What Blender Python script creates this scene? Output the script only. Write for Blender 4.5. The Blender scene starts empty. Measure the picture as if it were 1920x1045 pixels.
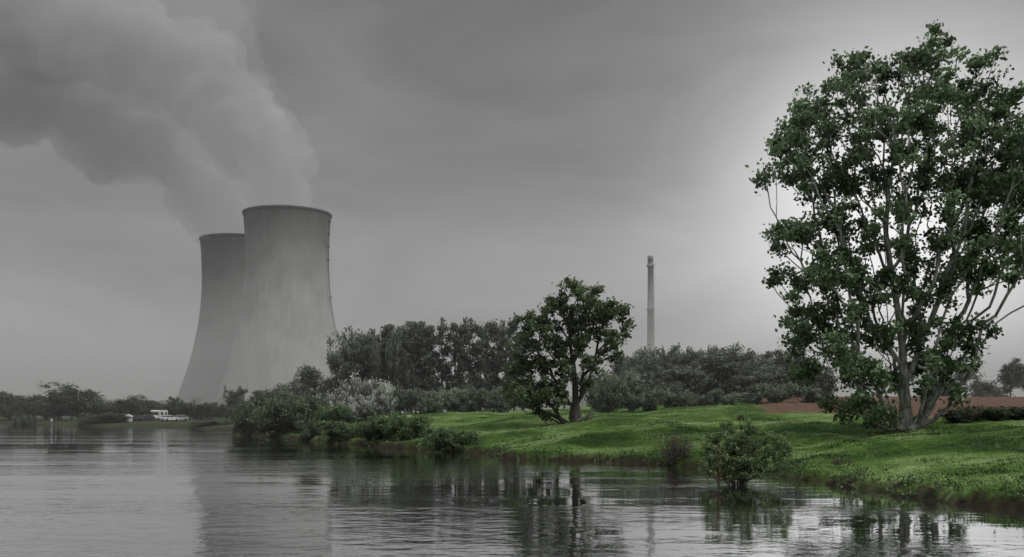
import bpy, math, numpy as np
from mathutils import Vector
rng = np.random.default_rng(7)
sc = bpy.context.scene
sc.view_settings.view_transform = 'Standard'
try: sc.view_settings.look = 'None'
except Exception: pass
sc.view_settings.exposure = 0
CAMH = 3.5
K = 1867.0
def sx(u, d): return (u-960.0)/K*d     # image pixel column -> metres east of the axis at distance d

# ---------------------------------------------------------------- materials
def new_mat(name):
    m = bpy.data.materials.new(name); m.use_nodes = True
    nt = m.node_tree; nt.nodes.clear()
    return m, nt, nt.nodes, nt.links
def N(nt, t, **kw):
    n = nt.nodes.new(t)
    for k, v in kw.items():
        if k in ('operation','blend_type','noise_dimensions','attribute_name','data_type','interpolation_type','feature'):
            setattr(n, k, v)
        else: n.inputs[k].default_value = v
    return n
def ramp(nt, src, stops):
    r = nt.nodes.new('ShaderNodeValToRGB')
    e = r.color_ramp.elements
    while len(e) < len(stops): e.new(0.5)
    for i, (p, c) in enumerate(stops):
        e[i].position = p
        e[i].color = (c, c, c, 1) if not hasattr(c, '__len__') else (*c, 1)
    nt.links.new(src, r.inputs[0])
    return r
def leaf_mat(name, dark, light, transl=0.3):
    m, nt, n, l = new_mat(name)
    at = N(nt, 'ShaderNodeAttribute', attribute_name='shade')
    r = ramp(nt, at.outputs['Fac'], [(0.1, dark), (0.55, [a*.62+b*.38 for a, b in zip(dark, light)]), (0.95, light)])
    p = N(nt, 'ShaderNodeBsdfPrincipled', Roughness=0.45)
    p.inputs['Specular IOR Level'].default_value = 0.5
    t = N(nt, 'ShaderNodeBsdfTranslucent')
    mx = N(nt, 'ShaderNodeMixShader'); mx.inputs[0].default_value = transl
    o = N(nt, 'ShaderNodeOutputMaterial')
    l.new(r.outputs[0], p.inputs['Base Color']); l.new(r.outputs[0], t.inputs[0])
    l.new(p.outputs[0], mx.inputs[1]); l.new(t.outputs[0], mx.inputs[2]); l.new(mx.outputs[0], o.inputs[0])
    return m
def surf_mat(name, c1, c2, scale=3.0, rough=0.8, stretch=(1,1,1), bump=0.0, metallic=0.0):
    m, nt, n, l = new_mat(name)
    tc = N(nt, 'ShaderNodeTexCoord'); mp = N(nt, 'ShaderNodeMapping'); mp.inputs['Scale'].default_value = stretch
    nz = N(nt, 'ShaderNodeTexNoise', Scale=scale, Detail=6.0)
    l.new(tc.outputs['Object'], mp.inputs[0]); l.new(mp.outputs[0], nz.inputs['Vector'])
    r = ramp(nt, nz.outputs['Fac'], [(0.3, c1), (0.7, c2)])
    p = N(nt, 'ShaderNodeBsdfPrincipled', Roughness=rough, Metallic=metallic)
    l.new(r.outputs[0], p.inputs['Base Color'])
    if bump:
        b = N(nt, 'ShaderNodeBump', Strength=bump, Distance=0.05)
        l.new(nz.outputs['Fac'], b.inputs['Height']); l.new(b.outputs[0], p.inputs['Normal'])
    o = N(nt, 'ShaderNodeOutputMaterial'); l.new(p.outputs[0], o.inputs[0])
    return m
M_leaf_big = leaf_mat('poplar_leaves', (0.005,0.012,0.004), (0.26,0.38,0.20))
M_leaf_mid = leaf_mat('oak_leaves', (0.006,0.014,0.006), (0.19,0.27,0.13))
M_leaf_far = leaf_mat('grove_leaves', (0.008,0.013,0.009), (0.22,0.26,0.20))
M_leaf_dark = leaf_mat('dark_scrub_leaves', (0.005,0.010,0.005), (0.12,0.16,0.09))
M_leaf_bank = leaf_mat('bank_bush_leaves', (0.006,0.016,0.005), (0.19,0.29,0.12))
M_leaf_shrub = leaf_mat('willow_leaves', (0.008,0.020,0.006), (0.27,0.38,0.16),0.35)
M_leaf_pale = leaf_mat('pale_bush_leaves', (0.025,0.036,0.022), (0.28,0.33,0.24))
M_blossom = leaf_mat('hawthorn_blossom', (0.012,0.018,0.012), (0.60,0.63,0.57), 0.2)
M_dead = leaf_mat('dead_leaves', (0.07,0.035,0.025), (0.24,0.14,0.10))
M_bark_pale = surf_mat('pale_bark', (0.07,0.07,0.066), (0.38,0.38,0.365), 5, 0.9, (1,1,0.3), 0.6)
M_bark = surf_mat('dark_bark', (0.025,0.022,0.018), (0.09,0.08,0.07), 6, 0.9, (1,1,0.3), 0.6)
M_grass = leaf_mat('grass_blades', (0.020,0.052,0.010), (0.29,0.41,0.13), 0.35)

# ---------------------------------------------------------------- mesh builder (all quads)
class MB:
    def __init__(s): s.V=[]; s.F=[]; s.S=[]; s.M=[]; s.n=0
    def add(s, V, F, sh=0.5, mi=0):
        V=np.asarray(V,float); F=np.asarray(F,int)
        s.V.append(V); s.F.append(F+s.n); s.n+=len(V)
        s.S.append(np.broadcast_to(sh,(len(F),)).astype(float)); s.M.append(np.broadcast_to(mi,(len(F),)).astype(int))
    def arr(s): return np.concatenate(s.V), np.concatenate(s.F), np.concatenate(s.S), np.concatenate(s.M)
    def addarr(s, a, off=(0,0,0), scale=(1,1,1), rot=0.0, dsh=0.0):
        V,F,S,Mi=a; c,si=math.cos(rot),math.sin(rot)
        v=np.empty_like(V); v[:,0]=V[:,0]*c-V[:,1]*si; v[:,1]=V[:,0]*si+V[:,1]*c; v[:,2]=V[:,2]
        s.add(v*np.array(scale)+np.array(off),F,np.clip(S+dsh,0,1),Mi)
    def build(s, name, mats, smooth_mat=None):
        V,F,S,Mi=s.arr()
        me=bpy.data.meshes.new(name)
        me.vertices.add(len(V)); me.vertices.foreach_set('co',V.astype(np.float32).ravel())
        me.loops.add(len(F)*4); me.loops.foreach_set('vertex_index',F.astype(np.int32).ravel())
        me.polygons.add(len(F)); me.polygons.foreach_set('loop_start',np.arange(len(F),dtype=np.int32)*4)
        try: me.polygons.foreach_set('loop_total',np.full(len(F),4,dtype=np.int32))
        except Exception: pass
        me.polygons.foreach_set('material_index',Mi.astype(np.int32))
        if smooth_mat is not None: me.polygons.foreach_set('use_smooth',(Mi==smooth_mat))
        a=me.attributes.new('shade','FLOAT','FACE'); a.data.foreach_set('value',S.astype(np.float32))
        me.update(calc_edges=True)
        for m in mats: me.materials.append(m)
        o=bpy.data.objects.new(name,me); sc.collection.objects.link(o)
        return o

def unit(v): return v/np.maximum(np.linalg.norm(v,axis=-1,keepdims=True),1e-9)
def tubes(mb,P0,P1,R0,R1,k=6,mi=0,sh=0.5):
    P0=np.asarray(P0,float);P1=np.asarray(P1,float);n=len(P0)
    if n==0: return
    d=unit(P1-P0); ref=np.where(np.abs(d[:,2:3])>0.9,np.array([[1.,0,0]]),np.array([[0,0,1.]]))
    a=unit(np.cross(d,ref)); b=np.cross(d,a)
    th=np.arange(k)*2*math.pi/k
    c=np.cos(th)[None,:,None]*a[:,None,:]+np.sin(th)[None,:,None]*b[:,None,:]
    R0=np.broadcast_to(R0,(n,));R1=np.broadcast_to(R1,(n,))
    V=np.stack([P0[:,None,:]+c*R0[:,None,None],P1[:,None,:]+c*R1[:,None,None]],1).reshape(-1,3)
    base=np.arange(n)[:,None]*2*k; j=np.arange(k)[None,:]; j2=(j+1)%k
    F=np.stack([base+j,base+j2,base+k+j2,base+k+j],-1).reshape(-1,4)
    mb.add(V,F,sh,mi)
def leaves(mb,rng,C,size,sh,mi=1,updir=0.4):
    n=len(C); nrm=unit(rng.normal(size=(n,3))+np.array([0,0,updir]))
    t=unit(np.cross(nrm,rng.normal(size=(n,3)))); b=np.cross(nrm,t)
    s=(size*rng.uniform(0.6,1.35,n))[:,None]
    V=np.stack([C-t*s*0.6,C+b*s*0.42+nrm*s*.08,C+t*s*0.6,C-b*s*0.42+nrm*s*.08],1).reshape(-1,3)
    F=np.arange(n*4).reshape(-1,4)
    mb.add(V,F,sh,mi)
def grow(rng,chain,clumps,bf=0.45,seg=1.2,jit=0.12,tip=0.02,p=2.35,downpen=1.5):
    chain=np.asarray(chain,float)
    cap=len(chain)+len(clumps)*14
    P=np.zeros((cap,3));par=np.full(cap,-1);path=np.zeros(cap);n=len(chain)
    P[:n]=chain
    for i in range(1,n): par[i]=i-1; path[i]=path[i-1]+np.linalg.norm(P[i]-P[i-1])
    order=np.argsort(np.linalg.norm(clumps-chain[0],axis=1)); tips=[]
    for c in clumps[order]:
        A=P[:n]; d=np.linalg.norm(A-c,axis=1)
        cost=d+bf*path[:n]+downpen*np.maximum(0,A[:,2]-c[2]+0.25*d)
        j=int(np.argmin(cost)); dist=d[j]; ns=int(min(10,max(1,round(dist/seg)))); st=P[j].copy(); prev=j
        for q in range(1,ns+1):
            f=q/ns; pt=st+(c-st)*f
            if q<ns:
                pt=pt+rng.normal(size=3)*jit*dist/ns**0.6*0.8; pt[2]-=0.12*dist*math.sin(f*math.pi)*0.6
            P[n]=pt; par[n]=prev; path[n]=path[prev]+np.linalg.norm(pt-P[prev]); prev=n; n+=1
        tips.append(prev)
    w=np.zeros(n); 
    for t in tips: w[t]+=tip**p
    w[len(chain)-1]+=tip**p
    for i in range(n-1,0,-1): w[par[i]]+=w[i]
    r=w**(1/p)
    return P[:n],par[:n],r
def skeleton(mb,P,par,r,k=6,mi=0,flare=1.5,z0=None):
    i=np.arange(1,len(P)); pr=par[i]
    r0=np.minimum(r[pr],r[i]*1.25); 
    if z0 is None: z0=P[0,2]
    h=P[:,2].max()-z0
    fl=lambda z:1+(flare-1)*np.exp(-np.maximum(0,z-z0)/(0.04*h))
    tubes(mb,P[pr],P[i]+ (P[i]-P[pr])*0.03,r0*fl(P[pr,2]),r[i]*fl(P[i,2]),k,mi)
def ball(rng,n,bias=0.45):
    v=unit(rng.normal(size=(n,3))); return v*(rng.random(n)**bias)[:,None]
def clump_leaves(mb,rng,clumps,nl,cr,size,mi=1,flat=0.75,shrange=(0,1),updir=0.4):
    m=len(clumps); cnt=rng.integers(int(nl*0.5),int(nl*1.5)+1,m)
    idx=np.repeat(np.arange(m),cnt)
    crr=cr*rng.uniform(0.65,1.3,m)
    off=rng.normal(size=(len(idx),3))*0.5*crr[idx][:,None]; off[:,2]*=flat
    base=rng.random(m)
    # outer leaves of the crown are lighter than the inner ones
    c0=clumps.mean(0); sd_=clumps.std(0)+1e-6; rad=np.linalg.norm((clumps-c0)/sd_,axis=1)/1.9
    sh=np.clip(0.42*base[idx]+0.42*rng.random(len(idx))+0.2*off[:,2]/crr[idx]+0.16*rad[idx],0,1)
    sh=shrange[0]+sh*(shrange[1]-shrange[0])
    leaves(mb,rng,clumps[idx]+off,size,sh,mi,updir)

# ---------------------------------------------------------------- value noise
_tab=np.random.default_rng(3).random((256,256))
def vn(x,y):
    xi=np.floor(x).astype(int);yi=np.floor(y).astype(int);fx=x-xi;fy=y-yi
    fx=fx*fx*(3-2*fx);fy=fy*fy*(3-2*fy)
    a=_tab[xi%256,yi%256];b=_tab[(xi+1)%256,yi%256];c=_tab[xi%256,(yi+1)%256];d=_tab[(xi+1)%256,(yi+1)%256]
    return (a*(1-fx)+b*fx)*(1-fy)+(c*(1-fx)+d*fx)*fy
def fbm(x,y,o=3):
    s=0;a=0.5
    for i in range(o): s=s+a*(vn(x*2**i+17*i,y*2**i+31*i)-0.5); a*=0.5
    return s
# ---------------------------------------------------------------- terrain
shore=np.array([(70,-200),(45,-40),(30,0),(22,20),(19.7,27.5),(17.7,34.4),(16.5,38.9),(15.9,45.7),(14.9,51.9),(13.4,57.8),
 (9.6,65.3),(5.3,70.3),(-0.4,73),(-2.6,81.7),(-7.9,92),(-13.8,99),(-20.5,112.7),(-26.9,125.7),(-41.5,152),(-50,181.5),
 (-70,210),(-101,233),(-134,261),(-210,311),(-600,420),(-5000,900)],float)
poly=np.vstack([shore,[(-5000,9000),(5000,9000),(5000,-200)]])
def signed(x,y):
    x=np.asarray(x,float);y=np.asarray(y,float)
    d2=np.full(x.shape,1e18)
    for a,b in zip(shore[:-1],shore[1:]):
        ab=b-a; t=np.clip(((x-a[0])*ab[0]+(y-a[1])*ab[1])/(ab@ab),0,1)
        d2=np.minimum(d2,(x-a[0]-t*ab[0])**2+(y-a[1]-t*ab[1])**2)
    ins=np.zeros(x.shape,bool); j=len(poly)-1
    for i in range(len(poly)):
        xi,yi=poly[i];xj,yj=poly[j]
        if yi!=yj:
            c=((yi>y)!=(yj>y))&(x<(xj-xi)*(y-yi)/(yj-yi)+xi); ins^=c
        j=i
    sd=np.where(ins,1,-1)*np.sqrt(d2)
    return sd+fbm(x*0.25,y*0.25)*2.8+fbm(x*0.9,y*0.9)*1.8
def ss(a,b,t):
    t=np.clip((t-a)/(b-a),0,1); return t*t*(3-2*t)
def height(x,y,sd=None):
    x=np.asarray(x,float);y=np.asarray(y,float)
    if sd is None: sd=signed(x,y)
    wr=ss(-55,-5,x)
    H=1.2+1.75*wr; L=14+16*wr
    t=np.clip(sd/L,0,1)
    z=0.38*ss(0,0.45,sd)+(H-0.38)*(1-(1-t)**1.7)
    z=z+wr*0.85*ss(30,50,sd)*ss(150,110,y)*ss(40,22,x) + wr*0.7*ss(120,200,y)
    z=z+ss(8,40,x)*ss(80,190,y)*2.6*ss(25,45,sd)
    z=z+fbm(x*0.12,y*0.12)*0.8*ss(1,12,sd)+fbm(x*0.5,y*0.5,3)*0.5*ss(0.3,3,sd)
    return np.where(sd>0,z+0.02,np.maximum(-1.6,sd*0.45))
def gz(x,y): return float(height(np.array([x]),np.array([y]))[0])
def axis(lo,a,b,hi,step,g=1.12):
    core=list(np.arange(a,b,step)); s=step; v=core[-1]; r=[]
    while v<hi: s*=g; v+=s; r.append(v)
    s=step; v=a; l=[]
    while v>lo: s*=g; v-=s; l.append(v)
    return np.array(l[::-1]+core+r)
X=axis(-4500,-45,62,4500,0.4,1.07);Y=axis(-150,28,150,6500,0.4,1.07)
GX,GY=np.meshgrid(X,Y,indexing='ij'); SD=signed(GX,GY); GZ=height(GX,GY,SD)
nx,ny=GX.shape; idx=np.arange(nx*ny).reshape(nx,ny)
F=np.stack([idx[:-1,:-1],idx[1:,:-1],idx[1:,1:],idx[:-1,1:]],-1).reshape(-1,4)
mb=MB(); mb.add(np.stack([GX,GY,GZ],-1).reshape(-1,3),F)
ground=mb.build('ground',[],0)
ground.data.polygons.foreach_set('use_smooth',np.ones(len(F),bool))
def fieldmask(x,y):
    br=x/np.maximum(y,1)
    y0=102-22*ss(0.27,0.45,br)
    return ss(0.235,0.262,br+0.03*fbm(x*.1,y*.1))*ss(y0,y0+6,y+6*fbm(x*.12,y*.12))*ss(230,215,y)*ss(20,24,x)
field=fieldmask(GX,GY)
soil=np.maximum(ss(0.9,0.15,SD+1.9*fbm(GX*.7,GY*.7)), 0)
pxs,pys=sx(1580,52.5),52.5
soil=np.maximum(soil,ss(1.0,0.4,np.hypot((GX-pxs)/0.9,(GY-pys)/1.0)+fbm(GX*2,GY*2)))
dull=ss(-22,-50,GX)
for nm,ar in (('field',field),('soil',soil),('dull',dull)):
    a=ground.data.attributes.new(nm,'FLOAT','POINT'); a.data.foreach_set('value',ar.astype(np.float32).ravel())
m,nt,n,l=new_mat('meadow')
tc=N(nt,'ShaderNodeTexCoord')
n1=N(nt,'ShaderNodeTexNoise',Scale=0.16,Detail=6.0); n2=N(nt,'ShaderNodeTexNoise',Scale=2.5,Detail=8.0,Roughness=0.7)
for q in(n1,n2): l.new(tc.outputs['Object'],q.inputs['Vector'])
r1=ramp(nt,n1.outputs['Fac'],[(0.38,(0.034,0.080,0.016)),(0.5,(0.095,0.18,0.038)),(0.62,(0.22,0.31,0.12))])
r2=ramp(nt,n2.outputs['Fac'],[(0.3,0.35),(0.7,1.35)])
mul=N(nt,'ShaderNodeMixRGB',blend_type='MULTIPLY'); mul.inputs[0].default_value=1
l.new(r1.outputs[0],mul.inputs[1]);l.new(r2.outputs[0],mul.inputs[2])
ad_=N(nt,'ShaderNodeAttribute',attribute_name='dull')
m0=N(nt,'ShaderNodeMixRGB');l.new(ad_.outputs['Fac'],m0.inputs[0]);l.new(mul.outputs[0],m0.inputs[1]);m0.inputs[2].default_value=(0.045,0.06,0.03,1)
af=N(nt,'ShaderNodeAttribute',attribute_name='field');asl=N(nt,'ShaderNodeAttribute',attribute_name='soil')
rf=ramp(nt,n2.outputs['Fac'],[(0.3,(0.075,0.045,0.032)),(0.7,(0.18,0.108,0.075))])
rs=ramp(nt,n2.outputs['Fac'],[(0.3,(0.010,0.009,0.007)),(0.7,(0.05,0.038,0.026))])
m1=N(nt,'ShaderNodeMixRGB');m2=N(nt,'ShaderNodeMixRGB')
l.new(af.outputs['Fac'],m1.inputs[0]);l.new(m0.outputs[0],m1.inputs[1]);l.new(rf.outputs[0],m1.inputs[2])
l.new(asl.outputs['Fac'],m2.inputs[0]);l.new(m1.outputs[0],m2.inputs[1]);l.new(rs.outputs[0],m2.inputs[2])
p=N(nt,'ShaderNodeBsdfPrincipled',Roughness=0.9);p.inputs['Specular IOR Level'].default_value=0.1
bp=N(nt,'ShaderNodeBump',Strength=0.7,Distance=0.12)
l.new(n2.outputs['Fac'],bp.inputs['Height']);l.new(bp.outputs[0],p.inputs['Normal']);l.new(m2.outputs[0],p.inputs['Base Color'])
o=N(nt,'ShaderNodeOutputMaterial');l.new(p.outputs[0],o.inputs[0]); ground.data.materials.append(m)

# grass blades, one object
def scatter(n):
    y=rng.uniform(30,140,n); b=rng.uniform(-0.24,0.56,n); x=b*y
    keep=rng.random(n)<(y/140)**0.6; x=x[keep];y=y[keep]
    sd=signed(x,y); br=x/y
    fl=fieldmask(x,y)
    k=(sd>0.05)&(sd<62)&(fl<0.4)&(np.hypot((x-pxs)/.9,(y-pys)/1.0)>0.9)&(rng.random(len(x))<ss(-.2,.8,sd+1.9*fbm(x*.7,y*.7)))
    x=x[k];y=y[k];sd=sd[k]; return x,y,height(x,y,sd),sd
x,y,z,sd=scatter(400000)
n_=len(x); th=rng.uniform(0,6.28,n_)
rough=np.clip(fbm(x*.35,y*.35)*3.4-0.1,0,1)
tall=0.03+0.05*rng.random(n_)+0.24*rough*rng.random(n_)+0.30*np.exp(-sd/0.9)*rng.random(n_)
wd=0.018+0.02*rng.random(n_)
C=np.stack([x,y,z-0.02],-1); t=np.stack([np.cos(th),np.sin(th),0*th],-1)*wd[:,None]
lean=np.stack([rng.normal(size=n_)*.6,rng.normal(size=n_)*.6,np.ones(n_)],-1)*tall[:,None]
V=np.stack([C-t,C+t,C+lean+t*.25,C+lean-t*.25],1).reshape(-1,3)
mb=MB(); mb.add(V,np.arange(n_*4).reshape(-1,4),np.clip(0.54+fbm(x*.14,y*.14)*2.4+fbm(x*.9,y*.9)*1.7-0.3*rough+rng.normal(size=n_)*.14-0.5*np.exp(-sd/1.6),0,1),0)  # shadow at the bank edge put into the blade colour near the water
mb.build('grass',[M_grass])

# ---------------------------------------------------------------- water
me=bpy.data.meshes.new('river_water'); S=5000
me.from_pydata([(-S,-300,0),(S,-300,0),(S,S,0),(-S,S,0)],[],[(0,1,2,3)])
wo=bpy.data.objects.new('river_water',me);sc.collection.objects.link(wo)
m,nt,n,l=new_mat('river_water')
tc=N(nt,'ShaderNodeTexCoord')
def wn(scale,st,rot,det=3.0):
    mp=N(nt,'ShaderNodeMapping');mp.inputs['Scale'].default_value=st;mp.inputs['Rotation'].default_value=(0,0,rot)
    q=N(nt,'ShaderNodeTexNoise',Scale=scale,Detail=det,Roughness=0.5)
    l.new(tc.outputs['Object'],mp.inputs[0]);l.new(mp.outputs[0],q.inputs['Vector']);return q
w1=wn(1.3,(0.75,1.0,1),0.25,4.0);w2=wn(0.22,(0.6,1.0,1),-0.2,2.0);w3=wn(0.07,(0.35,1.6,1),0.3,5.0)
rp=ramp(nt,w3.outputs['Fac'],[(0.42,0.10),(0.60,1.0)])
mm=N(nt,'ShaderNodeMath',operation='MULTIPLY');l.new(w1.outputs['Fac'],mm.inputs[0]);l.new(rp.outputs[0],mm.inputs[1])
ma=N(nt,'ShaderNodeMath',operation='MULTIPLY_ADD');l.new(w2.outputs['Fac'],ma.inputs[0]);ma.inputs[1].default_value=0.6;l.new(mm.outputs[0],ma.inputs[2])
b=N(nt,'ShaderNodeBump',Strength=1.0,Distance=0.038);l.new(ma.outputs[0],b.inputs['Height'])
p=N(nt,'ShaderNodeBsdfPrincipled',Roughness=0.02,IOR=1.5);p.inputs['Base Color'].default_value=(0.035,0.038,0.037,1)
gl=N(nt,'ShaderNodeBsdfGlossy',Roughness=0.02);gl.inputs['Color'].default_value=(.97,.98,.99,1)
l.new(b.outputs[0],p.inputs['Normal']);l.new(b.outputs[0],gl.inputs['Normal'])
mx=N(nt,'ShaderNodeMixShader');mx.inputs[0].default_value=0.75;l.new(p.outputs[0],mx.inputs[1]);l.new(gl.outputs[0],mx.inputs[2])
o=N(nt,'ShaderNodeOutputMaterial');l.new(mx.outputs[0],o.inputs[0]);me.materials.append(m)

# ---------------------------------------------------------------- individual trees
def silhouette_tree(name,u0,v0,dist,lobes,chain,nper,nl,cr,size,mats,depth,tip,bf=0.45,seed=1,shr=(0,1),sides=7,bz=None,seg=1.0,zmin=0.4,dthr=22):
    r=np.random.default_rng(seed); s=dist/K; bx=sx(u0,dist); bz=gz(bx,dist) if bz is None else bz
    cl=[]
    for (u,v,rad) in lobes:
        R=rad*s; cx=(u-u0)*s; cz=(v0-v)*s
        kk=max(4,int(nper*(rad/60.0)**1.6))
        for dy in ((-1,1) if rad>dthr else (0,)):
            c=np.array([cx,dy*depth*r.uniform(0.15,1.0),cz])
            cl.append(c+ball(r,kk)*np.array([R*1.0,R*1.1,R*.97]))
    cl=np.concatenate(cl); cl=cl[cl[:,2]>zmin]
    ch=[((u-u0)*s,0.25*math.sin(i*1.7)*s*20,(v0-v)*s) for i,(u,v) in enumerate(chain)]
    ch[0]=(ch[0][0],0,-0.3)
    P,par,rr=grow(r,ch,cl,bf=bf,tip=tip,seg=seg)
    mb=MB(); skeleton(mb,P,par,rr,sides,0,1.7)
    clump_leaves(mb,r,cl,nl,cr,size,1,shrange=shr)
    ob=mb.build(name,mats,0); ob.location=(bx,dist,bz); return ob
big=[(1740,80,34),(1705,110,45),(1620,125,42),(1565,150,42),(1785,140,48),(1840,180,45),(1520,205,48),(1600,220,62),(1690,210,65),(1770,230,60),(1850,225,40),
 (1480,290,45),(1440,310,22),(1545,310,62),(1640,320,56),(1740,330,60),(1470,420,42),(1545,410,62),(1640,420,46),(1735,430,46),(1810,330,50),
 (1890,290,62),(1860,370,60),(1930,360,66),(1960,280,60),(1880,440,50),(1925,240,36),(1500,500,46),(1580,510,58),(1670,520,46),(1750,520,48),(1800,460,48),
 (1500,590,42),(1570,600,52),(1650,610,44),(1730,610,46),(1800,600,40),(1540,660,46),(1620,690,46),(1700,680,32),(1770,670,44),(1590,740,38),(1640,755,26),(1760,720,30),
 (1960,430,50),(1905,475,34),(1850,500,28),(1480,240,24),(1870,180,22)]
silhouette_tree('poplar_tree',1698,788,68,big,[(1700,788),(1700,750),(1694,700),(1690,630),(1684,560),(1672,490),(1660,420),(1664,340),(1680,260)],
  14,84,0.66,0.25,[M_bark_pale,M_leaf_big],3.6,0.025,0.8,11)
mid=[(1075,550,28),(1040,568,26),(1110,562,28),(1145,578,24),(1168,600,20),(1010,600,28),(1070,595,34),(1120,605,34),(1150,635,26),(990,640,26),(1035,640,32),(1090,645,30),
 (975,690,26),(1010,690,32),(1055,690,28),(1110,680,24),(965,735,26),(1000,735,30),(1040,740,28),(1025,775,22),(1100,720,20),(1170,575,14),(1145,665,20),(985,605,16),(1000,765,18)]
silhouette_tree('oak_tree',1080,792,100,mid,[(1080,792),(1080,760),(1078,720),(1074,680),(1068,640),(1070,600)],
  32,56,0.52,0.28,[M_bark,M_leaf_mid],2.6,0.034,0.6,5)
sh_=[(1338,862,26),(1345,825,17),(1378,868,30),(1380,828,20),(1418,848,30),(1452,832,24),(1470,850,15),(1432,882,22),(1402,806,13),(1330,884,17),(1368,890,20),(1400,885,20),(1455,870,18),(1362,800,9),(1388,784,7),(1325,838,9)]
silhouette_tree('willow_shrub',1392,912,47.5,sh_,[(1392,912),(1392,904),(1390,895)],70,48,0.17,0.085,[M_bark,M_leaf_shrub],0.8,0.0085,0.35,19,bz=0.0,seg=0.3,zmin=0.15,dthr=12,sides=5)

# ---------------------------------------------------------------- prototypes
def proto(kind,seed,nleaf=2600,leaf=0.42):
    r=np.random.default_rng(seed); mb=MB()
    if kind=='round':
        lob=[(r.normal()*2.4,r.normal()*2.2,r.uniform(2.6,9.5),r.uniform(1.7,2.7)) for _ in range(14)]; trunk=12;nc=7
    elif kind=='poplar':
        lob=[(r.normal()*0.8,r.normal()*0.8,z,r.uniform(1.2,2.0)*(1.15-0.5*z/18)) for z in np.linspace(4.0,16.8,13)]; trunk=17;nc=7
    else:
        lob=[(r.normal()*1.1,r.normal()*1.0,r.uniform(0.3,1.9),r.uniform(0.6,1.0)) for _ in range(15)]; trunk=0.5;nc=7
    cl=np.concatenate([ball(r,nc)*l_[3]+np.array(l_[:3]) for l_ in lob]); 
    if kind=='round': cl=cl[cl[:,2]>1.2]
    if kind=='bush': cl=cl[cl[:,2]>0.1]
    ch=[(0,0,-0.3)]+[(r.normal()*.12,r.normal()*.12,q*trunk*0.7) for q in (0.3,0.6,1.0)]
    P,par,rr=grow(r,ch,cl,tip=0.035 if kind!='bush' else 0.010,seg=1.6 if kind!='bush' else 0.6,bf=0.4)
    skeleton(mb,P,par,rr,4,0,1.3)
    cr={'round':1.05,'poplar':0.85,'bush':0.40}[kind]
    clump_leaves(mb,r,cl,nleaf/len(cl),cr,leaf,1)
    a=mb.arr(); V=a[0]; 
    lo,hi=V[:,0].min(),V[:,0].max(); V[:,0]-= (lo+hi)/2
    V[:,:2]/=np.percentile(np.abs(V[:,:2]),97.5); V[:,2]/=np.percentile(V[:,2],98.5)
    # lighter tops: light from above put into the foliage colour
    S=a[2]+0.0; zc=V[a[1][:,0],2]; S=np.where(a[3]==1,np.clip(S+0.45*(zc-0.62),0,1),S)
    return (V,a[1],S,a[3])      # normalised: half width 1, height 1
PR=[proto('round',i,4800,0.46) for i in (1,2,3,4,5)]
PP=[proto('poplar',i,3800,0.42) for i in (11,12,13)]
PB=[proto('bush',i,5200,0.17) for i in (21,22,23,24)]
def place(mb,protos,u,top,w,dist,r):
    """u image pixel column, top image pixel row, w full width in pixels at dist"""
    x=sx(u,dist); z=gz(x,dist); h=CAMH+(772-top)/K*dist-z; hw=w/K*dist/2
    mb.addarr(protos[r.integers(len(protos))],(x,dist,z),(hw,hw,h),r.uniform(0,6.28),r.uniform(-.2,.15))
def group(name,protos,items,mats,seed=0):
    r=np.random.default_rng(seed); mb=MB()
    for it in items: place(mb,protos,*it,r)
    return mb.build(name,mats,0)
r0=np.random.default_rng(99)
it=[]
for u in np.linspace(795,968,11):
    it.append((u,608+r0.uniform(-8,8),r0.uniform(32,44),r0.uniform(182,196)))
for u in np.linspace(668,790,10):
    it.append((u,645-32*min(1,(u-660)/70.0)+r0.uniform(-6,6),r0.uniform(40,54),r0.uniform(180,192)))
group('poplar_grove',PP,it,[M_bark,M_leaf_far],1)
it=[]
for u in np.linspace(655,780,9): it.append((u,640+r0.uniform(-6,20)-20*min(1,(u-655)/60),r0.uniform(56,74),r0.uniform(178,200)))
for u in np.linspace(1165,1525,17):
    k=(u-1165)/360; it.append((u,660+r0.uniform(-10,16)+(14*max(0,k-.6)/.4 if k>.6 else 0)+ (28 if k>0.93 else 0),r0.uniform(70,100),r0.uniform(172,205)))
for u in np.linspace(1130,1540,14): it.append((u,694+r0.uniform(-10,14),r0.uniform(66,90),r0.uniform(163,172)))
for u in np.linspace(820,1000,9): it.append((u,716+r0.uniform(-8,12),r0.uniform(50,70),r0.uniform(200,206)))
for u,t,w,d in ((600,692,74,205),(575,706,56,215),(630,698,60,200),(510,724,84,215),(545,728,56,212),(480,735,56,222),(440,728,54,228),(560,738,50,205)): it.append((u,t,w,d))
group('tree_grove',PR,it,[M_bark,M_leaf_far],2)
it=[(147,724,88,262),(120,740,60,270),(20,738,80,285),(60,742,66,280),(-30,735,80,290),(-90,735,90,290),(85,745,60,285),(235,745,52,262),(262,752,40,260),(292,752,46,264),(322,746,36,262),(350,753,50,258),(392,757,34,256),(412,760,30,262),(190,756,50,262),(372,760,40,262)]
for u in np.linspace(-120,440,34): it.append((u,760+r0.uniform(-8,6),50,r0.uniform(262,285)))
group('riverside_trees',PR,it,[M_bark,M_leaf_dark],3)
it=[(1800,690,72,265),(1765,712,50,270),(1895,678,70,240),(1925,690,60,245),(1845,722,60,300),(1860,728,50,310),(1990,690,90,260),(2080,690,90,270)]
for u in np.linspace(-500,2500,150): it.append((u,750+r0.uniform(-7,6),r0.uniform(34,54),r0.uniform(620,700)))
group('distant_tree_line',PR,it,[M_bark,M_leaf_far],4)

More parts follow.
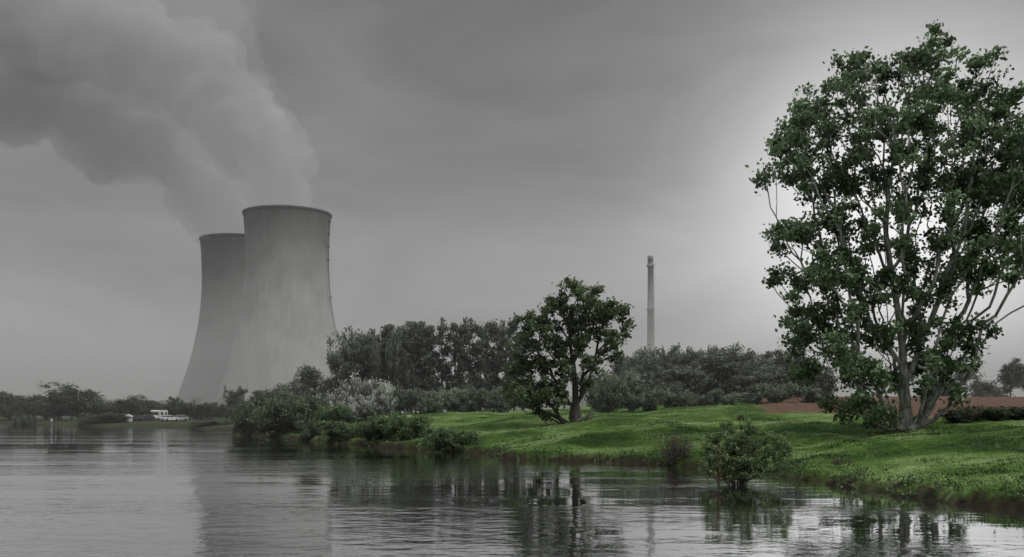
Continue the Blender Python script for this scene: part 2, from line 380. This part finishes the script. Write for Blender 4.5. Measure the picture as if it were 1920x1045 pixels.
# bushes
it=[]
for u in (735,760,785,815,850,880,905,930): it.append((u,730+r0.uniform(-8,8),70,r0.uniform(150,160)))
for u,t,w in ((1150,700,80),(1130,722,66),(1185,738,50),(1240,722,84),(1270,735,60),(1325,733,56),(1300,748,56),(1390,738,76),(1450,722,76),(1500,722,76),(1215,735,56),(1530,735,46),(1350,742,60)): it.append((u,t,w,r0.uniform(138,150)))
group('pale_hedge',PB,it,[M_bark,M_leaf_pale],5)
group('hawthorn_bush',PB,[(680,714,84,150),(708,722,60,148),(645,735,62,152),(612,740,56,156),(690,745,84,144),(655,752,60,143)],[M_bark,M_blossom],6)
for i,(nm,u,t,w,d,mt) in enumerate([('riverside_bush',545,750,130,134,M_leaf_dark),('riverside_bush',478,758,70,148,M_leaf_dark),('riverside_bush',600,790,66,122,M_leaf_dark),
    ('riverside_bush',650,792,100,111,M_leaf_bank),('riverside_bush',718,782,100,103,M_leaf_bank),('riverside_bush',766,779,76,100,M_leaf_bank),('riverside_bush',842,803,90,87.5,M_leaf_bank),
    ('riverside_bush',588,756,70,138,M_leaf_dark),('riverside_bush',625,762,70,132,M_leaf_bank),('riverside_bush',200,776,90,236,M_leaf_dark),('riverside_bush',44,780,40,250,M_leaf_dark),('riverside_bush',165,785,40,238,M_leaf_dark),
    ('riverside_bush',510,745,70,150,M_leaf_dark),('riverside_bush',400,790,80,208,M_leaf_dark)]):
    group(nm,PB,[(u,t,w,d),(u+w*.2,t+6,w*.8,d+1.5),(u-w*.2,t+9,w*.7,d-.5)],[M_bark,mt],40+i)
it=[]
for u in (1800,1825,1855,1890,1930,1965,2000): it.append((u,766+r0.uniform(-3,3),70,r0.uniform(72,75)))
group('bramble_hedge',PB,it,[M_bark,M_leaf_dark],8)
# reeds and nettles along the water's edge
r=np.random.default_rng(77);mb=MB()
yy=r.uniform(32,135,60000);bb=r.uniform(-.26,.56,60000);xx=bb*yy;sdd=signed(xx,yy)
pat=fbm(xx*.3,yy*.3)
k=(sdd>-.25)&(sdd<1.4)&(pat>0.02);xx=xx[k];yy=yy[k];zz_=np.maximum(height(xx,yy,sdd[k]),-.05)
cl=np.stack([xx,yy,zz_+r.uniform(.02,.40,len(xx))],-1)
clump_leaves(mb,r,cl,7,0.16,0.09,0);mb.build('bank_weeds',[M_leaf_bank])

def shrub(name,u,dist,w,h,nst,leafn,size,mat,bark,seed,upr=0.35,z=None,ex=.7,thick=.026):
    r=np.random.default_rng(seed); mb=MB(); x=sx(u,dist); zz=(gz(x,dist) if z is None else z)
    P0=[];P1=[];R0=[];R1=[];L=[];LS=[]
    for i in range(nst):
        a=r.uniform(0,6.28); e=r.random()**ex; p=np.array([math.cos(a)*w*.16*r.random(),math.sin(a)*w*.14*r.random(),-0.15])
        tgt=np.array([math.cos(a)*w*.5*e,math.sin(a)*w*.42*e,h*(1-0.45*e*e)*r.uniform(.4,1.0)]); tone=r.random()
        prev=p; ns=7; rad=thick*r.uniform(.7,1.5)
        for q in range(1,ns+1):
            f=q/ns; pt=p+(tgt-p)*np.array([f**.8,f**.8,f**1.15])+r.normal(size=3)*.04*h*upr
            P0.append(prev);P1.append(pt);R0.append(rad*(1-.8*(f-1/ns)));R1.append(rad*(1-.8*f))
            if f>0.4:
                for _ in range(2):
                    tw=pt+r.normal(size=3)*np.array([.2,.2,.12])*min(h,w)*.3+np.array([0,0,.1*h*.6])
                    P0.append(pt);P1.append(tw);R0.append(rad*.35);R1.append(.004)
                    lf=r.poisson(leafn)
                    for s_ in range(lf): L.append(pt+(tw-pt)*r.random()+r.normal(size=3)*.04);LS.append(tone)
            prev=pt
    tubes(mb,P0,P1,np.array(R0),np.array(R1),4,0)
    if L:
        L=np.array(L);LS=np.array(LS); k=L[:,2]>0.3;L=L[k];LS=LS[k]; leaves(mb,r,L,size,np.clip(r.random(len(L))*.45+.35*LS+.3*L[:,2]/h,0,1),1)
    ob=mb.build(name,[bark,mat],0); ob.location=(x,dist,zz); return ob
shrub('willow_shoots',1385,47.8,3.2,3.3,26,4,0.085,M_leaf_shrub,M_bark,31,z=0.0,thick=.018)
shrub('dead_leaf_branch',1350,46.6,0.7,2.1,6,6,0.08,M_dead,M_bark,35,z=0.0,thick=.016)
shrub('bare_twig_bush',1268,63.5,2.6,1.9,80,1,0.06,M_dead,M_bark,34)
# dead roots beneath the oak
r=np.random.default_rng(8);mb=MB();P0=[];P1=[];R=[];
ox,oy=sx(1085,98),97.5
for i in range(9):
    p=np.array([ox+r.uniform(-.3,.6),oy,gz(ox,oy)+0.2]);a=r.uniform(-.6,.9)
    for q in range(6):
        pn=p+np.array([math.cos(a)*.4,-.1,0.22*math.sin(a+1.2)]);pn[2]=max(pn[2],gz(pn[0],pn[1])+.05);a+=r.normal()*.5
        P0.append(p);P1.append(pn);R.append(.07*(1-q/7));p=pn
tubes(mb,P0,P1,np.array(R),np.array(R)*.8,5,0);mb.build('tree_roots',[M_bark_pale],0)

# ---------------------------------------------------------------- cooling towers
def concrete(name,lo,hi):
    m,nt,n,l=new_mat(name)
    tc=N(nt,'ShaderNodeTexCoord');mp=N(nt,'ShaderNodeMapping');mp.inputs['Scale'].default_value=(1,1,0.05)
    q1=N(nt,'ShaderNodeTexNoise',Scale=0.35,Detail=8.0,Roughness=0.65);q2=N(nt,'ShaderNodeTexNoise',Scale=0.06,Detail=7.0,Roughness=0.65)
    l.new(tc.outputs['Object'],mp.inputs[0]);l.new(mp.outputs[0],q1.inputs['Vector']);l.new(tc.outputs['Object'],q2.inputs['Vector'])
    ra=ramp(nt,q1.outputs['Fac'],[(0.32,lo),(0.68,hi)]);rb=ramp(nt,q2.outputs['Fac'],[(0.3,0.68),(0.7,1.2)])
    mu=N(nt,'ShaderNodeMixRGB',blend_type='MULTIPLY');mu.inputs[0].default_value=1
    l.new(ra.outputs[0],mu.inputs[1]);l.new(rb.outputs[0],mu.inputs[2])
    sep=N(nt,'ShaderNodeSeparateXYZ');l.new(tc.outputs['Object'],sep.inputs[0])
    ad=N(nt,'ShaderNodeMath',operation='MULTIPLY_ADD');l.new(q1.outputs['Fac'],ad.inputs[0]);ad.inputs[1].default_value=60;l.new(sep.outputs['Z'],ad.inputs[2])
    mr=N(nt,'ShaderNodeMapRange');mr.inputs['From Min'].default_value=125;mr.inputs['From Max'].default_value=178;mr.inputs['To Min'].default_value=1;mr.inputs['To Max'].default_value=0.2
    l.new(ad.outputs[0],mr.inputs[0])
    mu2=N(nt,'ShaderNodeMixRGB',blend_type='MULTIPLY');mu2.inputs[0].default_value=1;l.new(mu.outputs[0],mu2.inputs[1]);l.new(mr.outputs[0],mu2.inputs[2])
    p=N(nt,'ShaderNodeBsdfPrincipled',Roughness=0.9);l.new(mu2.outputs[0],p.inputs['Base Color'])
    o=N(nt,'ShaderNodeOutputMaterial');l.new(p.outputs[0],o.inputs[0]);return m
M_conc=concrete('tower_concrete',0.21,0.35);M_conc2=concrete('plume_shaded_concrete',0.10,0.17)  # rear tower: plume shadow put into a darker concrete colour
M_steel=surf_mat('galvanised_steel',(0.05,0.05,0.05),(0.12,0.12,0.12),2,0.6)
prof=[(10,50.5),(22,46.3),(35,42.3),(48,38.6),(60,35.6),(72,33.2),(84,31.6),(96,30.5),(108,30.0),(120,29.9),(132,30.3),(141,30.9),(146,31.4)]
def lathe(mb,prof,k=128,mi=0,cx=0,cy=0):
    th=np.arange(k)*2*math.pi/k
    V=np.concatenate([np.stack([cx+rr*np.cos(th),cy+rr*np.sin(th),np.full(k,z)],-1) for z,rr in prof])
    j=np.arange(k);j2=(j+1)%k
    F=np.concatenate([np.stack([i*k+j,i*k+j2,(i+1)*k+j2,(i+1)*k+j],-1) for i in range(len(prof)-1)])
    mb.add(V,F,0.5,mi)
pz=np.array([a for a,b in prof]);pr_=np.array([b for a,b in prof])
zz=np.linspace(10,146,60);c=np.polyfit(pz,pr_,5);rr=np.polyval(c,zz)
def tower(dist,u,Htop,conc):
    x=sx(u,dist);s=Htop/146.0
    mb=MB()
    outer=list(zip(zz,rr))
    full=outer+[(144.6,rr[-1]+.05),(144.7,rr[-1]+0.6),(146.3,rr[-1]+0.6),(146.3,rr[-1]-1.1)]+[(a,b-0.9) for a,b in outer[::-1]][1:]
    full=full+[(9.2,rr[0]-0.9),(9.2,rr[0]+0.3),(10,rr[0]+0.3),(10,rr[0])]
    lathe(mb,full)
    P0=[];P1=[]
    for i in range(44):
        a=i*2*math.pi/44
        for da in(-1,1):
            b=a+da*math.pi/44
            P0.append((52.8*math.cos(a),52.8*math.sin(a),-2));P1.append(((rr[0]-.3)*math.cos(b),(rr[0]-.3)*math.sin(b),9.6))
    tubes(mb,P0,P1,0.6,0.55,6,0)
    lathe(mb,[(-3,56),(1.2,56),(1.2,55.4),(-3,55.4)],96)
    an=math.radians(-8)
    for i in range(len(zz)-1):
        for off in(-0.35,0.35):
            a=an+off/rr[i]
            tubes(mb,[((rr[i]+.9)*math.cos(a),(rr[i]+.9)*math.sin(a),zz[i])],[((rr[i+1]+.9)*math.cos(a),(rr[i+1]+.9)*math.sin(a),zz[i+1])],.16,.16,4,1)
    for zp in (60,85,112,122,131,140):
        r_=np.interp(zp,zz,rr)
        tubes(mb,[((r_-.2)*math.cos(an),(r_-.2)*math.sin(an),zp)],[((r_+1.8)*math.cos(an),(r_+1.8)*math.sin(an),zp)],.7,.7,6,1)
    ob=mb.build('cooling_tower',[conc,M_steel],0); ob.scale=(s,s,s); ob.location=(x,dist,1.2);return ob
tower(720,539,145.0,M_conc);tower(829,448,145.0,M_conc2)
# chimney
mb=MB();D=800;x=sx(1219.5,D)
lathe(mb,[(0,3.2),(60,2.7),(84,2.45),(84.01,2.9),(86,2.9),(86.01,2.4),(119,2.1),(119.01,2.9),(120.6,2.9),(120.61,2.1),(124,2.1),(124.01,2.35),(128,2.3),(128,1.6),(100,1.6)],40)
for zp in (85,120.6):
    tubes(mb,[(3.2*math.cos(a),3.2*math.sin(a),zp) for a in np.arange(12)*.5236],[(3.2*math.cos(a),3.2*math.sin(a),zp+1.3) for a in np.arange(12)*.5236],.07,.07,4,1)
tubes(mb,[(3.1,-1,0)],[(2.5,-1,122)],.25,.25,4,1)
ob=mb.build('chimney_stack',[surf_mat('chimney_concrete',(0.10,0.10,0.10),(0.26,0.26,0.26),0.3,0.9,(1,1,.15)),M_steel],0);ob.location=(x,D,0.5)
# pylon
mb=MB();H=30;P0=[];P1=[]
for a in range(4):
    cx,cy=[(1,1),(1,-1),(-1,-1),(-1,1)][a];dx,dy=[(1,1),(1,-1),(-1,-1),(-1,1)][(a+1)%4]
    for i in range(8):
        w0=3*(1-i/8*.85);w1=3*(1-(i+1)/8*.85)
        P0+= [(cx*w0,cy*w0,H*i/8),(cx*w0,cy*w0,H*i/8)];P1+=[(cx*w1,cy*w1,H*(i+1)/8),(dx*w1,dy*w1,H*(i+1)/8)]
for z_ in (22,26): P0+=[(-6,0,z_),(-6,0,z_)];P1+=[(6,0,z_),(0,0,z_+2)];P0+=[(6,0,z_)];P1+=[(0,0,z_+2)]
tubes(mb,P0,P1,.12,.12,4,0);ob=mb.build('electricity_pylon',[M_steel]);ob.location=(sx(77,850),850,1)

# ---------------------------------------------------------------- steam
def volmat(name,dens,col,aniso=0.0,emis=0.0):
    m,nt,n,l=new_mat(name)
    s=N(nt,'ShaderNodeVolumeScatter',Density=dens,Anisotropy=aniso);s.inputs['Color'].default_value=(*col,1)
    o=N(nt,'ShaderNodeOutputMaterial')
    if emis:
        # added glow: emission stands in for light scattered many times inside dense droplets
        a=N(nt,'ShaderNodeEmission',Strength=emis*dens);a.inputs['Color'].default_value=(*col,1)
        ad=N(nt,'ShaderNodeAddShader');l.new(s.outputs[0],ad.inputs[0]);l.new(a.outputs[0],ad.inputs[1]);l.new(ad.outputs[0],o.inputs['Volume'])
    else: l.new(s.outputs[0],o.inputs['Volume'])
    return m
import bmesh
from mathutils import Matrix
def plume(name,pts,mat,nb,seed,disp,vox=5):
    r=np.random.default_rng(seed);bm=bmesh.new()
    for i in range(len(pts)-1):
        a=np.array(pts[i],float);b=np.array(pts[i+1],float)
        for q in range(nb):
            f=(q+r.random()*.5)/nb;c=a+(b-a)*f;R=c[3]
            big_=q%3==0
            o_=unit(r.normal(size=3))*R*(0.1 if big_ else 0.72)
            bmesh.ops.create_icosphere(bm,subdivisions=2,radius=R*(.8 if big_ else r.uniform(.28,.5)),matrix=Matrix.Translation((c[0]+o_[0],c[1]+o_[1]*.7,c[2]+o_[2]*.9)))
    me=bpy.data.meshes.new(name);bm.to_mesh(me);bm.free()
    ob=bpy.data.objects.new(name,me);sc.collection.objects.link(ob)
    md=ob.modifiers.new('r','REMESH');md.mode='VOXEL';md.voxel_size=vox
    for sz,st in ((45,disp),(16,disp*.55)):
        t=bpy.data.textures.new(name+str(sz),'CLOUDS');t.noise_scale=sz;t.noise_depth=3
        d=ob.modifiers.new('d','DISPLACE');d.texture=t;d.strength=st;d.mid_level=0.5;d.texture_coords='GLOBAL'
    me.materials.append(mat);return ob
def pp(u,v,rad,d): return (sx(u,d),d,CAMH+(772-v)/K*d,rad/K*d)
M_st=volmat('steam',0.026,(0.87,0.88,0.88),0.0,0.045)
M_st3=volmat('shaded_steam',0.034,(0.68,0.705,0.70),0.0,0.022)  # rear plume: shade put into a darker steam colour
M_st2=volmat('thin_steam',0.004,(0.92,0.93,0.93),0.0,0.06)
plume('steam_plume',[pp(539,412,62,720),pp(532,370,70,722),pp(508,300,74,728),pp(468,235,82,735),pp(410,180,92,745),pp(320,120,105,755),pp(200,70,120,770),pp(40,20,145,780),pp(-200,-60,190,800)],M_st,18,3,32,4)
plume('steam_plume',[pp(448,458,54,829),pp(430,415,62,825),pp(380,360,70,820),pp(310,300,76,815),pp(220,255,78,810),pp(110,205,84,800),pp(-40,180,92,800),pp(-250,130,110,800)],M_st3,18,4,34,4)
plume('thin_steam_plume',[pp(480,180,80,740),pp(390,60,120,760),pp(250,0,180,780),pp(50,-60,230,800),pp(-200,-100,260,820)],M_st2,9,5,40,7)
# valley mist
def box(name,cx,cy,cz,wx,wy,wz,mat):
    me=bpy.data.meshes.new(name);bm=bmesh.new();bmesh.ops.create_cube(bm,size=1);bm.to_mesh(me);bm.free()
    ob=bpy.data.objects.new(name,me);sc.collection.objects.link(ob);ob.scale=(wx,wy,wz);ob.location=(cx,cy,cz);me.materials.append(mat)
box('mist',0,85+1450,41,5000,2900,86,volmat('mist',0.0005,(0.98,0.98,0.98)))
box('low_mist',0,350+1100,22,4800,2200,60,volmat('low_mist',0.0013,(0.98,0.98,0.98)))

# ---------------------------------------------------------------- vehicles
M_white=surf_mat('white_paint',(0.6,0.6,0.6),(0.7,0.7,0.7),1,0.4)
M_silver=surf_mat('silver_paint',(0.3,0.31,0.32),(0.4,0.4,0.4),1,0.3)
M_darkp=surf_mat('dark_paint',(0.03,0.03,0.035),(0.05,0.05,0.055),1,0.3)
M_glass=surf_mat('dark_glass',(0.015,0.017,0.02),(0.03,0.03,0.035),1,0.1)
M_tyre=surf_mat('tyre_rubber',(0.015,0.015,0.015),(0.03,0.03,0.03),5,0.9)
M_canvas=surf_mat('white_canvas',(0.55,0.55,0.56),(0.68,0.68,0.68),1,0.8)
def mesh_ob(name,V,F,mat,parent=None,bev=0.0):
    me=bpy.data.meshes.new(name);me.from_pydata(V,[],F);me.update();me.materials.append(mat)
    ob=bpy.data.objects.new(name,me);sc.collection.objects.link(ob);ob.parent=parent
    if bev: b=ob.modifiers.new('b','BEVEL');b.width=bev;b.segments=2
    return ob
def extr(name,pf,w0,w1,mat,parent,bev=0.03,taper=None):
    n=len(pf);V=[];
    for side in(-1,1):
        for i,(x_,z_) in enumerate(pf):
            ww=w0 if not taper else (w0 if z_<taper else w1)
            V.append((x_,side*ww/2,z_))
    F=[tuple(range(n))[::-1],tuple(range(n,2*n))]+[(i,(i+1)%n,n+(i+1)%n,n+i) for i in range(n)]
    return mesh_ob(name,V,F,mat,parent,bev)
def wheels(par,xs,w,rad):
    for i,(x_,s_) in enumerate([(a,b) for a in xs for b in(-1,1)]):
        mb=MB();k=18;th=np.arange(k)*2*math.pi/k
        pr=[(-.11,.02),(-.11,rad*.6),(-.1,rad),(.1,rad),(.11,rad*.6),(.11,.02)]
        V=np.concatenate([np.stack([r_*np.cos(th),np.full(k,y_),r_*np.sin(th)],-1) for y_,r_ in pr]);j=np.arange(k);j2=(j+1)%k
        mb.add(V,np.concatenate([np.stack([i_*k+j,i_*k+j2,(i_+1)*k+j2,(i_+1)*k+j],-1) for i_ in range(5)]))
        o_=mb.build('wheel_%d'%(i+1),[M_tyre]);o_.location=(x_,s_*w/2*.93,rad);o_.parent=par
def empty(name,x,y,rot):
    e=bpy.data.objects.new(name,None);sc.collection.objects.link(e);e.location=(x,y,gz(x,y)+.02);e.rotation_euler=(0,0,rot);return e
def car(u,d,rot,mat):
    e=empty('parked_car',sx(u,d),d,rot)
    extr('body',[(-2.15,.35),(-2.15,.85),(-1.9,.98),(1.0,.95),(2.0,.78),(2.15,.6),(2.15,.35),(1.8,.25),(-1.8,.25)],1.75,1.75,mat,e,.06)
    extr('cabin_glass',[(-1.75,.96),(-1.35,1.38),(.3,1.38),(1.05,.95)],1.62,1.3,M_glass,e,.02,1.2)
    extr('roof',[(-1.4,1.37),(-1.25,1.47),(.15,1.47),(.35,1.37)],1.32,1.22,mat,e,.03,1.4)
    for i,(x_,x2) in enumerate(((-1.72,-1.38),(-.45,-.45),(.95,.32))):
        for s_ in(-1,1):
            mb=MB();tubes(mb,[(x_,s_*.81,.96)],[(x2,s_*.66,1.4)],.045,.045,4);o_=mb.build('pillar_%d'%(i*2+(s_>0)),[mat]);o_.parent=e
    wheels(e,(-1.35,1.35),1.75,.32)
def camper(u,d,rot):
    e=empty('camper_van',sx(u,d),d,rot)
    extr('body',[(-2.3,.45),(-2.3,2.45),(-2.1,2.55),(1.7,2.55),(2.05,2.35),(2.0,2.05),(1.45,1.95),(1.45,.45)],2.1,2.1,M_white,e,.08)
    extr('cab',[(1.3,.4),(1.3,1.95),(1.65,1.9),(2.2,1.25),(2.75,1.1),(2.85,.8),(2.85,.4)],1.9,1.9,M_white,e,.06)
    extr('windscreen',[(1.6,1.3),(1.6,1.84),(1.72,1.84),(2.2,1.3)],1.95,1.95,M_glass,e,.01)
    for i,(a,b) in enumerate(((-1.9,-1.0),(-.2,.9))): extr('side_window_%d'%(i+1),[(a,1.35),(a,2.05),(b,2.05),(b,1.35)],2.12,2.12,M_glass,e,.0)
    extr('rear_window',[(-2.32,1.4),(-2.32,2.0),(-2.25,2.0),(-2.25,1.4)],1.2,1.2,M_glass,e,0)
    extr('side_stripe',[(-2.25,.95),(-2.25,1.1),(1.4,1.1),(1.4,.95)],2.11,2.11,M_silver,e,.0)
    wheels(e,(-1.5,1.9),1.95,.36)
V0=240
car(258,V0,0.9,M_darkp);car(273,V0+1,math.pi+.8,M_darkp);camper(298,V0+5,math.pi+1.35);car(318,V0,0.95,M_white);car(335,V0+2,math.pi+.8,M_silver)
e=empty('party_tent',sx(240,V0-2),V0-2,0.3);e.scale=(.68,.68,.6)
V=[(-1.6,-1.6,0),(1.6,-1.6,0),(1.6,1.6,0),(-1.6,1.6,0),(-1.6,-1.6,2),(1.6,-1.6,2),(1.6,1.6,2),(-1.6,1.6,2)]
mesh_ob('walls',V,[(0,1,5,4),(2,3,7,6),(3,0,4,7)],M_canvas,e)
mesh_ob('roof',[(-1.8,-1.8,2.0),(1.8,-1.8,2.0),(1.8,1.8,2.0),(-1.8,1.8,2.0),(-.5,0,2.9),(.5,0,2.9)],[(0,1,5,4),(1,2,5),(2,3,4,5),(3,0,4)],M_canvas,e)
mb=MB();tubes(mb,[(a,b,0) for a in(-1.6,1.6) for b in(-1.6,1.6)],[(a,b,2) for a in(-1.6,1.6) for b in(-1.6,1.6)],.04,.04,6);o_=mb.build('poles',[M_steel]);o_.parent=e
for (u,d,h) in ((767,118,1.3),(97,240,1.8)):
    x=sx(u,d);e=empty('river_marker_post',x,d,0)
    mb=MB();tubes(mb,[(0,0,-.2)],[(0,0,h)],.05,.05,8);o_=mb.build('post',[M_silver]);o_.parent=e
    extr('plate',[(-.22,h-.45),(-.22,h),(.22,h),(.22,h-.45)],.04,.04,M_white,e,.01).location=(0,-.09,0)

# ---------------------------------------------------------------- world + sun
SUN_AZ=math.radians(125);SUN_EL=math.radians(50)
w=bpy.data.worlds.new('World');sc.world=w;w.use_nodes=True;nt=w.node_tree;nt.nodes.clear();l=nt.links
sky=nt.nodes.new('ShaderNodeTexSky');sky.sky_type='NISHITA';sky.sun_disc=False;sky.sun_elevation=SUN_EL;sky.sun_rotation=SUN_AZ
hs=N(nt,'ShaderNodeHueSaturation',Saturation=0.1,Value=0.04);l.new(sky.outputs[0],hs.inputs['Color'])
tc=N(nt,'ShaderNodeTexCoord');nm=N(nt,'ShaderNodeVectorMath',operation='NORMALIZE');l.new(tc.outputs['Generated'],nm.inputs[0])
sep=N(nt,'ShaderNodeSeparateXYZ');l.new(nm.outputs[0],sep.inputs[0])
el=ramp(nt,sep.outputs['Z'],[(0,.41),(0.08,.31),(0.2,.22),(0.38,.175),(0.6,.42),(1.0,1.0)])
mp=N(nt,'ShaderNodeMapping');mp.inputs['Scale'].default_value=(1,1,3.2);l.new(nm.outputs[0],mp.inputs[0])
cn=N(nt,'ShaderNodeTexNoise',Scale=3.0,Detail=8.0,Roughness=0.55,Distortion=0.6);l.new(mp.outputs[0],cn.inputs['Vector'])
cr=N(nt,'ShaderNodeMapRange');cr.inputs['From Min'].default_value=0.3;cr.inputs['From Max'].default_value=0.7;cr.inputs['To Min'].default_value=7.4;cr.inputs['To Max'].default_value=12.2
l.new(cn.outputs['Fac'],cr.inputs[0])
mu=N(nt,'ShaderNodeVectorMath',operation='SCALE');l.new(el.outputs[0],mu.inputs[0]);l.new(cr.outputs[0],mu.inputs['Scale'])
last=mu.outputs[0]
def glow(az,elv,power,amp,last):
    a=math.radians(az);e_=math.radians(elv);g=(math.sin(a)*math.cos(e_),math.cos(a)*math.cos(e_),math.sin(e_))
    dt=N(nt,'ShaderNodeVectorMath',operation='DOT_PRODUCT');l.new(nm.outputs[0],dt.inputs[0]);dt.inputs[1].default_value=g
    mx=N(nt,'ShaderNodeMath',operation='MAXIMUM');l.new(dt.outputs['Value'],mx.inputs[0]);mx.inputs[1].default_value=0
    pw=N(nt,'ShaderNodeMath',operation='POWER');l.new(mx.outputs[0],pw.inputs[0]);pw.inputs[1].default_value=power
    sc_=N(nt,'ShaderNodeMath',operation='MULTIPLY');l.new(pw.outputs[0],sc_.inputs[0]);sc_.inputs[1].default_value=amp
    ad=N(nt,'ShaderNodeVectorMath',operation='ADD');l.new(last,ad.inputs[0]);l.new(sc_.outputs[0],ad.inputs[1]);return ad.outputs[0]
last=glow(21,10,80,8.0,last)
ad=N(nt,'ShaderNodeVectorMath',operation='ADD');l.new(last,ad.inputs[0]);l.new(hs.outputs[0],ad.inputs[1])
bg=N(nt,'ShaderNodeBackground',Strength=0.1);l.new(ad.outputs[0],bg.inputs[0])
wo_=nt.nodes.new('ShaderNodeOutputWorld');l.new(bg.outputs[0],wo_.inputs[0])
ld=bpy.data.lights.new('sun','SUN');ld.energy=1.5;ld.angle=math.radians(12);ld.color=(1,.97,.93)
lo=bpy.data.objects.new('sun',ld);sc.collection.objects.link(lo)
dr=Vector((math.sin(SUN_AZ)*math.cos(SUN_EL),math.cos(SUN_AZ)*math.cos(SUN_EL),math.sin(SUN_EL)))
lo.rotation_euler=dr.to_track_quat('Z','Y').to_euler()
# camera
cd=bpy.data.cameras.new('camera');cd.lens=35;cd.sensor_width=36;cd.shift_y=(772-522.5)/1920;cd.clip_end=12000;cd.clip_start=0.5
co=bpy.data.objects.new('camera',cd);sc.collection.objects.link(co);co.location=(0,0,CAMH);co.rotation_euler=(math.pi/2,0,0);sc.camera=co
print('quads',sum(len(o.data.polygons) for o in bpy.data.objects if o.type=='MESH'))
